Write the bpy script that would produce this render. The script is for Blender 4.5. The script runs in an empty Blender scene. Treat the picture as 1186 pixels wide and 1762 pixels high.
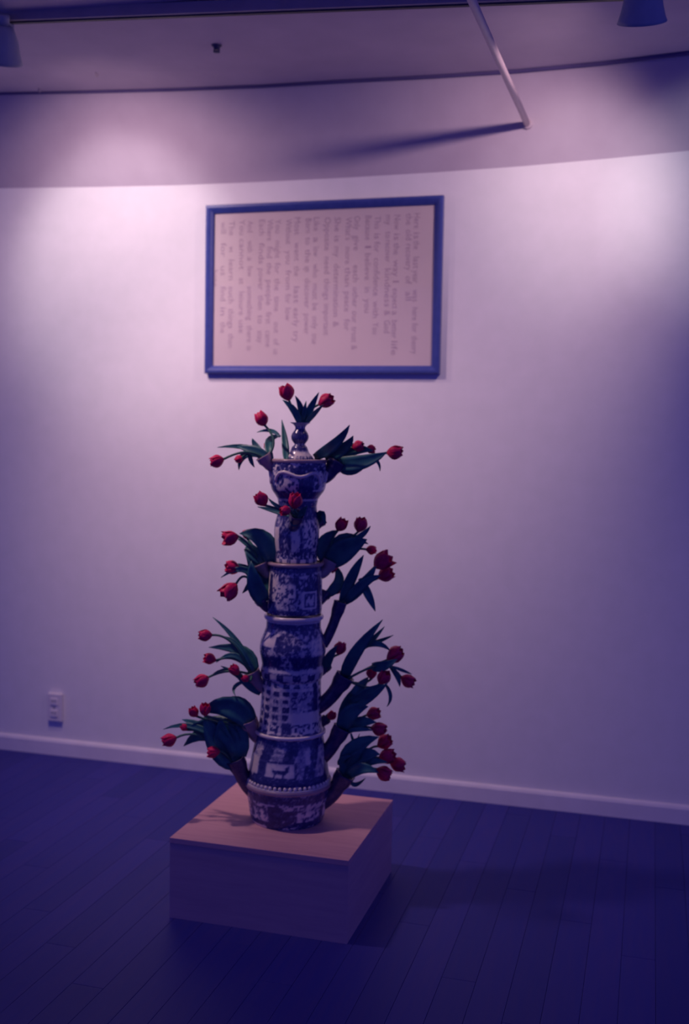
import bpy, math, random
import numpy as np
from mathutils import Vector, Matrix

random.seed(7)
rng = np.random.default_rng(7)
sc = bpy.context.scene
COL = sc.collection
PI = math.pi

# ------------------------------------------------------------------ camera
W, H, F = 1186, 1762, 1858.0
YAW, PITCH, ROLL = -0.2769, -0.0699, 0.0184
CAM = Vector((0.0, -3.8029, 1.3008))
_f = Vector((math.sin(YAW) * math.cos(PITCH), math.cos(YAW) * math.cos(PITCH), math.sin(PITCH)))
_r0 = Vector((math.cos(YAW), -math.sin(YAW), 0.0))
_u0 = _r0.cross(_f)
_r = math.cos(ROLL) * _r0 + math.sin(ROLL) * _u0
_u = -math.sin(ROLL) * _r0 + math.cos(ROLL) * _u0
cam_data = bpy.data.cameras.new('camera')
cam = bpy.data.objects.new('camera', cam_data)
COL.objects.link(cam)
m = Matrix((( _r.x, _u.x, -_f.x, CAM.x), (_r.y, _u.y, -_f.y, CAM.y), (_r.z, _u.z, -_f.z, CAM.z), (0, 0, 0, 1)))
cam.matrix_world = m
cam_data.sensor_fit = 'VERTICAL'
cam_data.sensor_height = 36.0
cam_data.lens = F / H * 36.0
cam_data.clip_start = 0.05
cam_data.dof.use_dof = True
cam_data.dof.focus_distance = 2.35
cam_data.dof.aperture_fstop = 2.6
sc.camera = cam

# ------------------------------------------------------------------ world, lamps, exposure
AMB = (0.046, 0.050, 0.42)
world = bpy.data.worlds.new('world')
sc.world = world
world.use_nodes = True
bg = world.node_tree.nodes['Background']
bg.inputs[0].default_value = (*AMB, 1)
bg.inputs[1].default_value = 0.85
sc.view_settings.view_transform = 'Standard'
sc.view_settings.look = 'None'
sc.view_settings.exposure = 0.0
sc.view_settings.gamma = 1.0
sc.view_settings.use_curve_mapping = False
LAMP_COL = (1.0, 0.69, 0.73)
BEAM_COL = (1.0, 0.90, 0.92)
# light of one head: (tilt from straight down, turn, cone, blend, watts, colour)
LEFT_BEAMS = [(63, 2, 62, 0.65, 14.0, BEAM_COL), (54, -4, 120, 1.0, 29.0, LAMP_COL)]
RIGHT_BEAMS = [(74, -14, 52, 1.0, 9.0, BEAM_COL), (74, 14, 52, 1.0, 8.5, BEAM_COL), (66, 28, 88, 0.9, 15.0, LAMP_COL), (66, 46, 120, 0.9, 11.0, LAMP_COL)]
MID_BEAMS = [(36, -26, 84, 1.0, 75.0, LAMP_COL)]


def ray(px, py):
    return _f + _r * ((px - W / 2) / F) - _u * ((py - H / 2) / F)


def at(px, py, y):
    """point of the vertical plane at depth y that the photograph shows at (px, py)"""
    d = ray(px, py)
    return CAM + d * ((y - CAM.y) / d.y)


def at_z(px, py, z):
    d = ray(px, py)
    return CAM + d * ((z - CAM.z) / d.z)


# ------------------------------------------------------------------ helpers
def link(name, me, mat=None, parent=None):
    o = bpy.data.objects.new(name, me)
    COL.objects.link(o)
    if parent is not None:
        o.parent = parent
    if mat is not None and me is not None and len(me.materials) == 0:
        me.materials.append(mat)
    return o


def mesh(name, verts, faces, smooth=False, mat=None):
    me = bpy.data.meshes.new(name)
    me.from_pydata([tuple(v) for v in verts], [], faces)
    if smooth:
        me.polygons.foreach_set('use_smooth', [True] * len(me.polygons))
    me.update()
    if mat is not None:
        me.materials.append(mat)
    return me


def empty(name, loc=(0, 0, 0)):
    o = bpy.data.objects.new(name, None)
    o.empty_display_size = 0.05
    COL.objects.link(o)
    o.location = loc
    return o


def tag(o, label=None, cat=None, group=None, kind=None):
    if label: o['label'] = label
    if cat: o['category'] = cat
    if group: o['group'] = group
    if kind: o['kind'] = kind
    return o


def box_geo(x0, x1, y0, y1, z0, z1, bev=0.0):
    if bev <= 0:
        v = [(x0, y0, z0), (x1, y0, z0), (x1, y1, z0), (x0, y1, z0), (x0, y0, z1), (x1, y0, z1), (x1, y1, z1), (x0, y1, z1)]
        f = [(0, 3, 2, 1), (4, 5, 6, 7), (0, 1, 5, 4), (1, 2, 6, 5), (2, 3, 7, 6), (3, 0, 4, 7)]
        return v, f
    import bmesh
    bm = bmesh.new()
    v, f = box_geo(x0, x1, y0, y1, z0, z1)
    bv = [bm.verts.new(p) for p in v]
    for q in f: bm.faces.new([bv[i] for i in q])
    bmesh.ops.bevel(bm, geom=bm.edges[:], offset=bev, segments=2, affect='EDGES', profile=0.5)
    bm.verts.index_update()
    vs = [tuple(p.co) for p in bm.verts]
    fs = [tuple(x.index for x in q.verts) for q in bm.faces]
    bm.free()
    return vs, fs


def box(name, x0, x1, y0, y1, z0, z1, mat, parent=None, bev=0.0):
    v, f = box_geo(x0, x1, y0, y1, z0, z1, bev)
    return link(name, mesh(name, v, f, False, mat), None, parent)


def frames(pts):
    """parallel-transport frames along a polyline"""
    n = len(pts)
    tans = []
    for i in range(n):
        a, b = pts[max(0, i - 1)], pts[min(n - 1, i + 1)]
        tans.append((b - a).normalized())
    up = Vector((0, 0, 1)) if abs(tans[0].z) < 0.9 else Vector((1, 0, 0))
    nrm = (up - tans[0] * up.dot(tans[0])).normalized()
    out = []
    for t in tans:
        nrm = (nrm - t * nrm.dot(t)).normalized()
        out.append((t, nrm, t.cross(nrm)))
    return out


def tube_geo(pts, radii, seg=8, cap=True):
    pts = [Vector(p) for p in pts]
    fr = frames(pts)
    v, f = [], []
    for p, r, (t, a, b) in zip(pts, radii, fr):
        for k in range(seg):
            an = 2 * PI * k / seg
            v.append(p + (a * math.cos(an) + b * math.sin(an)) * r)
    for i in range(len(pts) - 1):
        for k in range(seg):
            f.append((i * seg + k, i * seg + (k + 1) % seg, (i + 1) * seg + (k + 1) % seg, (i + 1) * seg + k))
    if cap:
        f.append(tuple(range(seg - 1, -1, -1)))
        f.append(tuple((len(pts) - 1) * seg + k for k in range(seg)))
    return v, f


def lathe_geo(prof, seg=24, mtx=None):
    """prof: list of (r, z)"""
    v, f = [], []
    for r, z in prof:
        for k in range(seg):
            a = 2 * PI * k / seg
            p = Vector((r * math.cos(a), r * math.sin(a), z))
            v.append(mtx @ p if mtx else p)
    for i in range(len(prof) - 1):
        for k in range(seg):
            f.append((i * seg + k, i * seg + (k + 1) % seg, (i + 1) * seg + (k + 1) % seg, (i + 1) * seg + k))
    return v, f


def bez2(a, b, c, t):
    """quadratic curve through a, b (near the middle) and c"""
    q = b * 2 - (a + c) * 0.5
    return a * (1 - t) ** 2 + q * (2 * t * (1 - t)) + c * t ** 2


# ------------------------------------------------------------------ materials
def mat_new(name):
    mt = bpy.data.materials.new(name)
    mt.use_nodes = True
    nt = mt.node_tree
    return mt, nt, nt.nodes['Principled BSDF']


def ramp(nt, fac, stops):
    r = nt.nodes.new('ShaderNodeValToRGB')
    e = r.color_ramp.elements
    while len(e) < len(stops): e.new(0.5)
    for el, (p, c) in zip(e, stops):
        el.position = p
        el.color = (*c, 1)
    nt.links.new(fac, r.inputs[0])
    return r.outputs[0]


def noise(nt, scale, detail=3, vec=None, rough=0.55):
    n = nt.nodes.new('ShaderNodeTexNoise')
    n.inputs['Scale'].default_value = scale
    n.inputs['Detail'].default_value = detail
    n.inputs['Roughness'].default_value = rough
    if vec is not None: nt.links.new(vec, n.inputs['Vector'])
    return n.outputs[0]


def coords(nt, kind='Object', scale=(1, 1, 1)):
    t = nt.nodes.new('ShaderNodeTexCoord')
    mp = nt.nodes.new('ShaderNodeMapping')
    mp.inputs['Scale'].default_value = scale
    nt.links.new(t.outputs[kind], mp.inputs[0])
    return mp.outputs[0]


def bump(nt, bsdf, h, strength, dist=0.002):
    b = nt.nodes.new('ShaderNodeBump')
    b.inputs['Strength'].default_value = strength
    b.inputs['Distance'].default_value = dist
    nt.links.new(h, b.inputs['Height'])
    nt.links.new(b.outputs[0], bsdf.inputs['Normal'])


def simple(name, c0, c1, scale=20.0, rough=0.5, stretch=(1, 1, 1), bmp=0.0, spec=0.5, detail=3):
    mt, nt, b = mat_new(name)
    v = coords(nt, 'Object', stretch)
    n = noise(nt, scale, detail, v)
    nt.links.new(ramp(nt, n, [(0.3, c0), (0.7, c1)]), b.inputs['Base Color'])
    b.inputs['Roughness'].default_value = rough
    b.inputs['Specular IOR Level'].default_value = spec
    if bmp: bump(nt, b, n, bmp)
    return mt


M = {}
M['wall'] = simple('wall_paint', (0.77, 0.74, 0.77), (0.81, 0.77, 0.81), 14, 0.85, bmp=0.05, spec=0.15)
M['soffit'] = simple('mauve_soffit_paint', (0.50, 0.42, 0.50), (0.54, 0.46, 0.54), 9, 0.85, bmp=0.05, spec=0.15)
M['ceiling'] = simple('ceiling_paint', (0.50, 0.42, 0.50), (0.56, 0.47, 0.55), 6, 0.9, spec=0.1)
M['seam'] = simple('seam_shade', (0.10, 0.08, 0.20), (0.13, 0.10, 0.24), 8, 0.9, spec=0.1)  # shade of the ceiling corner given as a dark colour
M['baseboard'] = simple('baseboard_paint', (0.72, 0.66, 0.74), (0.78, 0.72, 0.80), 12, 0.45, spec=0.3)
M['cream'] = simple('ivory_plastic', (0.72, 0.66, 0.72), (0.76, 0.70, 0.76), 30, 0.4)
M['slot'] = simple('dark_slot', (0.02, 0.02, 0.04), (0.03, 0.03, 0.06), 30, 0.6)
M['frame'] = simple('navy_lacquer', (0.04, 0.06, 0.27), (0.055, 0.075, 0.32), 40, 0.35, (1, 1, 1), spec=0.4)
M['paper'] = simple('pinkish_paper', (0.61, 0.50, 0.52), (0.65, 0.53, 0.55), 5, 0.8, spec=0.1)
M['ink'] = simple('faded_ink', (0.40, 0.29, 0.37), (0.44, 0.32, 0.40), 60, 0.8, spec=0.1)
M['black_metal'] = simple('black_metal', (0.32, 0.34, 0.42), (0.36, 0.38, 0.46), 30, 0.5, spec=0.3)
M['track'] = simple('track_paint', (0.34, 0.28, 0.33), (0.38, 0.31, 0.37), 20, 0.6, spec=0.3)
M['fitting'] = simple('dark_fitting_metal', (0.03, 0.03, 0.10), (0.05, 0.05, 0.14), 30, 0.5)
M['rod'] = simple('rod_paint', (0.48, 0.38, 0.44), (0.54, 0.43, 0.49), 20, 0.5)
M['stem'] = simple('tulip_stem_green', (0.035, 0.13, 0.10), (0.05, 0.18, 0.12), 60, 0.5)
M['leaf'] = simple('tulip_leaf_green', (0.015, 0.09, 0.13), (0.04, 0.19, 0.18), 25, 0.45, (1, 1, 1))
M['ply_edge'] = simple('plinth_side_wood', (0.52, 0.31, 0.37), (0.60, 0.36, 0.41), 6, 0.6, (1, 1, 12), detail=5, spec=0.2)
M['ply_top'] = simple('plinth_top_wood', (0.60, 0.30, 0.34), (0.70, 0.37, 0.40), 5, 0.6, (1, 10, 10), detail=5, spec=0.2)

# petals: red, a little light comes through
mt, nt, b = mat_new('tulip_petal_red')
v = coords(nt, 'Generated')
nt.links.new(ramp(nt, noise(nt, 6, 3, v), [(0.3, (0.60, 0.009, 0.09)), (0.7, (0.84, 0.022, 0.13))]), b.inputs['Base Color'])
b.inputs['Roughness'].default_value = 0.5
b.inputs['Specular IOR Level'].default_value = 0.25
M['petal'] = mt

# glass pane: clear, only mirrors a little at its surface
mt, nt, b = mat_new('picture_glass')
nt.nodes.remove(b)
tr = nt.nodes.new('ShaderNodeBsdfTransparent')
gl = nt.nodes.new('ShaderNodeBsdfGlossy')
gl.inputs['Roughness'].default_value = 0.03
mx = nt.nodes.new('ShaderNodeMixShader')
lw = nt.nodes.new('ShaderNodeLayerWeight')
lw.inputs[0].default_value = 0.5
pw = nt.nodes.new('ShaderNodeMath'); pw.operation = 'POWER'; pw.inputs[1].default_value = 5.0
nt.links.new(lw.outputs['Facing'], pw.inputs[0])
fz = nt.nodes.new('ShaderNodeMath'); fz.operation = 'MULTIPLY_ADD'
fz.inputs[1].default_value = 0.9; fz.inputs[2].default_value = 0.03
nt.links.new(pw.outputs[0], fz.inputs[0])
nt.links.new(fz.outputs[0], mx.inputs[0])
nt.links.new(tr.outputs[0], mx.inputs[1])
nt.links.new(gl.outputs[0], mx.inputs[2])
nt.links.new(mx.outputs[0], nt.nodes['Material Output'].inputs[0])
M['glass'] = mt

# lamp bulb
mt, nt, b = mat_new('lit_bulb')
b.inputs['Emission Color'].default_value = (*LAMP_COL, 1)
b.inputs['Emission Strength'].default_value = 6.0
M['bulb'] = mt

# glazed earthenware: painted blue on white; the painting is an attribute of the mesh
mt, nt, b = mat_new('blue_and_white_glaze')
a = nt.nodes.new('ShaderNodeAttribute')
a.attribute_name = 'paint'
v = coords(nt, 'Object')
n1 = noise(nt, 90, 4, v)
mathn = nt.nodes.new('ShaderNodeMath'); mathn.operation = 'MULTIPLY_ADD'
mathn.inputs[1].default_value = 0.5
nt.links.new(n1, mathn.inputs[0])
add = nt.nodes.new('ShaderNodeMath'); add.operation = 'SUBTRACT'; add.inputs[1].default_value = 0.32
nt.links.new(a.outputs['Fac'], mathn.inputs[2])
nt.links.new(mathn.outputs[0], add.inputs[0])
nt.links.new(ramp(nt, add.outputs[0], [(0.10, (0.86, 0.73, 0.64)), (0.42, (0.42, 0.38, 0.48)), (0.66, (0.075, 0.07, 0.23)), (0.98, (0.018, 0.018, 0.12))]), b.inputs['Base Color'])
b.inputs['Roughness'].default_value = 0.22
b.inputs['Specular IOR Level'].default_value = 0.5
M['delft'] = mt
M['delft_white'] = simple('white_glaze', (0.78, 0.65, 0.60), (0.86, 0.73, 0.68), 25, 0.22)
M['delft_rim'] = simple('mauve_rim_glaze', (0.40, 0.26, 0.28), (0.50, 0.33, 0.34), 25, 0.25)
M['delft_dark'] = simple('dark_blue_glaze', (0.03, 0.025, 0.10), (0.10, 0.065, 0.16), 45, 0.25)


# floor boards: dark red-brown wood
def wood_floor():
    mt, nt, b = mat_new('dark_floor_boards')
    oi = nt.nodes.new('ShaderNodeObjectInfo')
    v = coords(nt, 'Object', (14, 1.2, 1))
    n = noise(nt, 3.5, 5, v)
    c = ramp(nt, n, [(0.3, (0.022, 0.028, 0.26)), (0.7, (0.040, 0.034, 0.25))])
    mx = nt.nodes.new('ShaderNodeMixRGB'); mx.blend_type = 'MULTIPLY'; mx.inputs[0].default_value = 1
    nt.links.new(c, mx.inputs[1])
    nt.links.new(ramp(nt, oi.outputs['Random'], [(0.0, (0.78, 0.80, 0.85)), (1.0, (1.15, 1.0, 1.0))]), mx.inputs[2])
    nt.links.new(mx.outputs[0], b.inputs['Base Color'])
    b.inputs['Roughness'].default_value = 0.5
    b.inputs['Specular IOR Level'].default_value = 0.25
    return mt


M['floor'] = wood_floor()
M['joint'] = simple('floor_joint', (0.02, 0.020, 0.22), (0.03, 0.024, 0.23), 20, 0.8, spec=0.1)

# ------------------------------------------------------------------ the room
XL, XR = -3.6, 1.9          # the wall runs on past the frame to both sides
YF = -5.2                   # open towards the rest of the gallery

# lower edge of the soffit: it sags a little along the wall
sof = [(-600, 356), (-300, 339), (0, 324), (150, 322), (300, 319), (450, 313), (600, 305.5), (750, 296.5), (900, 286), (1040, 273.5), (1180, 260), (1500, 226), (1900, 180)]
cre = [(-600, 188), (-300, 172), (0, 160), (150, 157), (300, 153), (450, 147), (600, 138), (750, 130), (890, 121), (1040, 107), (1180, 90), (1500, 50), (1900, 0)]
TILT = math.tan(math.radians(21))
E1, E2 = [], []
for (a, b_), (c, d_) in zip(sof, cre):
    p = at(a, b_, 0.0)
    E1.append(p)
    # point of the tilted soffit plane (leans into the room as it rises)
    d = ray(c, d_)
    t = ((-CAM.y) - (-0) - TILT * 0 + TILT * (p.z - CAM.z)) / (d.y + TILT * d.z)
    E2.append(CAM + d * t)

# back wall (a slab with the sagging top edge)
v, f = [], []
n = len(E1)
for p in E1:
    v += [(p.x, 0, 0), (p.x, 0, p.z), (p.x, 0.12, p.z), (p.x, 0.12, 0)]
for i in range(n - 1):
    a, c = 4 * i, 4 * (i + 1)
    f += [(a, c, c + 1, a + 1), (a + 1, c + 1, c + 2, a + 2), (a + 2, c + 2, c + 3, a + 3), (a + 3, c + 3, c, a)]
f += [(0, 1, 2, 3), (4 * n - 1, 4 * n - 2, 4 * n - 3, 4 * n - 4)]
tag(link('wall_back', mesh('wall_back', v, f, False, M['wall'])), 'pale painted back wall lit in two pools from above', None, None, 'structure')

# soffit panel
v, f = [], []
for p, q in zip(E1, E2):
    v += [p, q, q + Vector((0, 0.08, 0.03)), p + Vector((0, 0.08, 0.03))]
for i in range(n - 1):
    a, c = 4 * i, 4 * (i + 1)
    f += [(a, c, c + 1, a + 1), (a + 1, c + 1, c + 2, a + 2), (a + 2, c + 2, c + 3, a + 3), (a + 3, c + 3, c, a)]
f += [(0, 1, 2, 3), (4 * n - 1, 4 * n - 2, 4 * n - 3, 4 * n - 4)]
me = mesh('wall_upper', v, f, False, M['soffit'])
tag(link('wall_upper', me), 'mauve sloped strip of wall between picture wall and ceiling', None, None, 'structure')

# ceiling
v, f = [], []
for q in E2:
    v += [(q.x, q.y, q.z), (q.x, YF, q.z), (q.x, YF, q.z + 0.08), (q.x, q.y, q.z + 0.08)]
for i in range(n - 1):
    a, c = 4 * i, 4 * (i + 1)
    f += [(a, a + 1, c + 1, c), (a + 1, a + 2, c + 2, c + 1), (a + 2, a + 3, c + 3, c + 2), (a + 3, a, c, c + 3)]
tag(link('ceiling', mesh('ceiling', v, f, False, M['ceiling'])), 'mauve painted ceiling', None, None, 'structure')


def ceil_z(x):
    for p, q in zip(E2[:-1], E2[1:]):
        if p.x <= x <= q.x:
            return p.z + (q.z - p.z) * (x - p.x) / (q.x - p.x)
    return E2[0].z if x < E2[0].x else E2[-1].z


# dark strip standing for the shade where soffit meets ceiling, thicker to the right
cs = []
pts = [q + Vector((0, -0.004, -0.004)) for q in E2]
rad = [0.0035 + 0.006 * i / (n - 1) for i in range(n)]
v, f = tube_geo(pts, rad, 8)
tag(link('shade_line_1', mesh('shade_line_1', v, f, True, M['seam'])), 'thin dark strip painted as shade along the ceiling edge', None, None, 'structure')

# baseboard with a chamfered top
bx0, bx1 = E1[0].x, E1[-1].x
prof = [(-0.001, 0.0), (-0.016, 0.0), (-0.016, 0.052), (-0.012, 0.060), (-0.006, 0.064), (-0.001, 0.066)]
v, f = [], []
for x in (bx0, bx1):
    v += [(x, y, z) for y, z in prof]
k = len(prof)
f = [(i, (i + 1) % k, k + (i + 1) % k, k + i) for i in range(k)] + [tuple(range(k - 1, -1, -1)), tuple(range(k, 2 * k))]
tag(link('baseboard_back', mesh('baseboard_back', v, f, False, M['baseboard'])), 'white painted baseboard along the back wall', None, None, 'structure')

# floor: a sub-floor and its boards running away from the viewer
fl = box('floor', bx0, bx1, YF, 0.1, -0.06, -0.012, M['joint'])
tag(fl, 'dark red-brown wooden board floor', None, None, 'structure')
BW = 0.083
vb, fb = box_geo(-BW / 2 + 0.0003, BW / 2 - 0.0003, -0.6, 0.6, -0.012, 0.0, 0.0007)
board_me = mesh('floor_board', vb, fb, False, M['floor'])
nx = int((1.4 - (-3.35)) / BW)
for i in range(nx):
    x = -3.35 + BW * (i + 0.5)
    y = 0.05 + (0.47 * i) % 1.1
    while y > -3.4:
        if y - 1.2 < 0.0:
            top = min(y, 0.05)
            me_ = board_me
            o = link('floor_board', me_, None, fl)
            L = top - max(y - 1.2, -3.9)
            o.location = (x, top - L / 2, 0)
            o.scale = (1, (L - 0.0008) / 1.2, 1)
        y -= 1.2

# ------------------------------------------------------------------ track and lamp heads
TY = -0.86
ta, tb = at(-250, 40, TY), at(640, 4, TY)
tdir = (tb - ta)
tr_root = empty('lighting_track', ((ta + tb) / 2))
tag(tr_root, 'dark lighting track running along the ceiling at the top left', 'lighting track')
t_end = ta + tdir * 2.6
tp0 = ta - tr_root.location
tp1 = t_end - tr_root.location
ax = (tp1 - tp0).normalized()
up = Vector((0, 0, 1)); up = (up - ax * up.dot(ax)).normalized()
sd = ax.cross(up)


def beam(p0, p1, hw, hh, sd, up):
    v = []
    for p in (p0, p1):
        v += [p - sd * hw - up * hh, p + sd * hw - up * hh, p + sd * hw + up * hh, p - sd * hw + up * hh]
    f = [(0, 3, 2, 1), (4, 5, 6, 7), (0, 1, 5, 4), (1, 2, 6, 5), (2, 3, 7, 6), (3, 0, 4, 7)]
    return v, f


v, f = beam(tp0, tp1, 0.018, 0.016, sd, up)
link('rail', mesh('track_rail', v, f, False, M['track']), None, tr_root)
v, f = beam(tp0 - up * 0.017, tp1 - up * 0.017, 0.006, 0.003, sd, up)
link('slot', mesh('track_slot', v, f, False, M['slot']), None, tr_root)
for s in (0.12, 0.42, 0.75):
    p = tp0.lerp(tp1, s)
    wz = ceil_z(p.x + tr_root.location.x) - tr_root.location.z
    if wz - p.z > 0.01:
        v, f = tube_geo([p + up * 0.012, Vector((p.x, p.y, wz))], [0.006, 0.006], 8)
        link('hanger', mesh('track_hanger', v, f, True, M['track']), None, tr_root)


def lamp_head(c, tilt, turn, beams, label, radius=0.063, soft=0.02):
    """bell-shaped track head; its own light sits in the mouth"""
    root = empty('track_lamp', c)
    tag(root, label, 'lamp', 'track lamp heads under the ceiling')
    # local axis: -Z is where the bell looks
    rot = Matrix.Rotation(turn, 4, 'Z') @ Matrix.Rotation(tilt, 4, 'X')
    outer = [(0.0, 0.105), (0.022, 0.105), (0.030, 0.100), (0.036, 0.088), (0.046, 0.062), (0.052, 0.035), (0.058, 0.012), (radius, 0.0)]
    inner = [(radius - 0.003, 0.0), (0.054, 0.014), (0.047, 0.037), (0.040, 0.062), (0.026, 0.088), (0.0, 0.092)]
    v, f = lathe_geo(outer + inner, 32, rot)
    link('bell_shade', mesh('lamp_bell', v, f, True, M['black_metal']), None, root)
    v, f = lathe_geo([(0.0, 0.135), (0.016, 0.135), (0.018, 0.130), (0.018, 0.104), (0.0, 0.104)], 20, rot)
    link('socket_cap', mesh('lamp_cap', v, f, True, M['black_metal']), None, root)
    v, f = lathe_geo([(0.0, 0.034)] + [(0.022 * math.sin(a), 0.056 - 0.022 * math.cos(a)) for a in np.linspace(0.3, 2.6, 8)] + [(0.010, 0.088), (0.0, 0.09)], 20, rot)
    link('bulb', mesh('lamp_bulb', v, f, True, M['bulb']), None, root)
    # yoke up to the track
    top = rot @ Vector((0, 0, 0.12))
    tt = (c.x - ta.x) / (t_end.x - ta.x)
    tk = ta.lerp(t_end, tt) - c
    if tk.y > 0.2:                                 # not on this track: fixed to the ceiling itself
        tk = Vector((0, top.y, ceil_z(c.x) - c.z + 0.0165))
    pts = [top, top.lerp(tk, 0.5) + Vector((0.0, 0.004, 0)), tk - Vector((0, 0, 0.03))]
    v, f = tube_geo(pts, [0.008, 0.008, 0.008], 10)
    link('yoke', mesh('lamp_yoke', v, f, True, M['black_metal']), None, root)
    v, f = box_geo(tk.x - 0.032, tk.x + 0.032, tk.y - 0.018, tk.y + 0.018, tk.z - 0.05, tk.z - 0.0165, 0.003)
    link('track_adapter', mesh('lamp_adapter', v, f, False, M['black_metal']), None, root)
    # the light itself, in the mouth of the bell: a bright core and a wide spill
    for bt, bz, cone, blend, watts, colr in beams:
        ld = bpy.data.lights.new('track_lamp_light', 'SPOT')
        ld.energy = watts
        ld.color = colr
        ld.spot_size = math.radians(cone)
        ld.spot_blend = blend
        ld.shadow_soft_size = soft
        lo = bpy.data.objects.new('lamp_light', ld)
        COL.objects.link(lo)
        lo.parent = root
        lo.matrix_local = Matrix.Translation(rot @ Vector((0, 0, -0.003))) @ Matrix.Rotation(math.radians(bz), 4, 'Z') @ Matrix.Rotation(math.radians(bt), 4, 'X')
    return root


lamp_head(at(3, 106, -0.86), math.radians(30), math.radians(38), LEFT_BEAMS, 'dark bell-shaped track lamp at the top left edge of the photo')
lamp_head(at(1105, 38, -0.86), math.radians(30), math.radians(2), RIGHT_BEAMS, 'dark bell-shaped track lamp hanging at the top right')
# a third head of the gallery hangs nearer to the viewer, above the frame of the photo
lamp_head(Vector((-1.80, -1.34, 2.475)), math.radians(34), math.radians(-34), MID_BEAMS, 'dark bell-shaped lamp head on the bare ceiling, nearest to the viewer', soft=0.06)

# ------------------------------------------------------------------ rod from the soffit
d = ray(908, 214)
p = E1[8]
t = ((-CAM.y) + TILT * (p.z - CAM.z)) / (d.y + TILT * d.z)
RS = CAM + d * t
R1 = at(812, 0, -1.22)
rdir = (R1 - RS).normalized()
rod = empty('stay_rod', RS)
tag(rod, 'pale thin rod slanting from the ceiling to the upper wall, right of the picture', 'rod')
R2 = R1 + rdir * 0.10
v, f = tube_geo([RS - RS + rdir * -0.004, R1 - RS, R2 - RS, R2 - RS + rdir * 0.03 + Vector((0, 0, 0.02)), Vector((R2.x + rdir.x * 0.04, R2.y + rdir.y * 0.04, ceil_z(R2.x)+0.002)) - RS], [0.0105] * 5, 12)
link('pipe', mesh('rod_pipe', v, f, True, M['rod']), None, rod)
q = rdir.to_track_quat('Z', 'Y').to_matrix().to_4x4()
v, f = lathe_geo([(0.0, -0.004), (0.016, -0.004), (0.016, 0.006), (0.011, 0.010), (0.0, 0.010)], 20, q)
link('wall_flange', mesh('rod_flange', v, f, True, M['rod']), None, rod)

# ------------------------------------------------------------------ small fittings on the ceiling
def ceiling_point(px, py):
    z = 2.5
    for _ in range(8):
        p = at_z(px, py, z)
        z = ceil_z(p.x)
    return p


p = ceiling_point(373, 78)
sp = empty('sprinkler_head', p)
tag(sp, 'small dark fitting alone on the ceiling above the picture', 'ceiling fitting')
v, f = lathe_geo([(0.0, 0.0), (0.017, 0.0), (0.016, -0.003), (0.011, -0.005), (0.010, -0.013), (0.0, -0.013)], 18)
link('escutcheon', mesh('sprinkler_cup', v, f, True, M['fitting']), None, sp)
for s in (-1, 1):
    v, f = tube_geo([(s * 0.007, 0, -0.011), (s * 0.009, 0, -0.016), (s * 0.004, 0, -0.021)], [0.003] * 3, 6)
    link('yoke_arm', mesh('sprinkler_arm', v, f, True, M['fitting']), None, sp)
v, f = lathe_geo([(0.0, -0.019), (0.011, -0.020), (0.011, -0.022), (0.0, -0.023)], 18)
link('deflector', mesh('sprinkler_disc', v, f, True, M['fitting']), None, sp)
for (px, py, lab) in ((165, 125, 'tiny dark screw hook on the ceiling, further from the wall seam'), (67, 157, 'tiny dark screw hook near the ceiling edge at far left')):
    p = ceiling_point(px, py) if py < 150 else ceiling_point(px, 152)
    v, f = tube_geo([(0, 0, 0.002), (0, 0, -0.010), (0.004, 0, -0.015), (0.008, 0, -0.012), (0.009, 0, -0.006)], [0.0022] * 5, 6)
    o = link('ceiling_hook', mesh('ceiling_hook', v, f, True, M['track']))
    o.location = p
    tag(o, lab, 'hook')

# ------------------------------------------------------------------ wall outlet
oc = Vector((-2.2715, 0, 0.1946))
out = empty('wall_outlet', oc)
tag(out, 'pale electrical outlet plate on the wall above the baseboard at left', 'outlet')
hw, hh = 0.032, 0.057
v, f = box_geo(-hw, hw, -0.017, -0.0005, -hh, hh, 0.004)
link('cover_plate', mesh('outlet_plate', v, f, False, M['cream']), None, out)
for s in (1, -1):
    v, f = box_geo(-0.016, 0.016, -0.021, -0.0165, s * 0.024 - 0.014, s * 0.024 + 0.014, 0.0018)
    rc = link('socket', mesh('outlet_socket', v, f, False, M['cream']), None, out)
    for sx in (-0.006, 0.006):
        v, f = box_geo(sx - 0.0013, sx + 0.0013, -0.0216, -0.0208, s * 0.024 - 0.002, s * 0.024 + 0.008)
        link('slot', mesh('outlet_slot', v, f, False, M['slot']), None, rc)
v, f = lathe_geo([(0.0, 0.0), (0.003, 0.0), (0.0035, 0.0015), (0.0, 0.002)], 10, Matrix.Translation((0, -0.0165, 0)) @ Matrix.Rotation(PI / 2, 4, 'X'))
link('screw', mesh('outlet_screw', v, f, False, M['slot']), None, out)

# ------------------------------------------------------------------ framed text
X0, X1, Z0, Z1 = -1.6305, -0.7362, 1.5267, 2.1471
FY = -0.032                                   # front of the frame
fr = empty('framed_text', ((X0 + X1) / 2, 0, Z0))
tag(fr, 'wide navy-framed sheet of sideways lettering hanging on the wall above the vase', 'picture')
fo = Vector(fr.location)
FWD = 0.029


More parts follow.
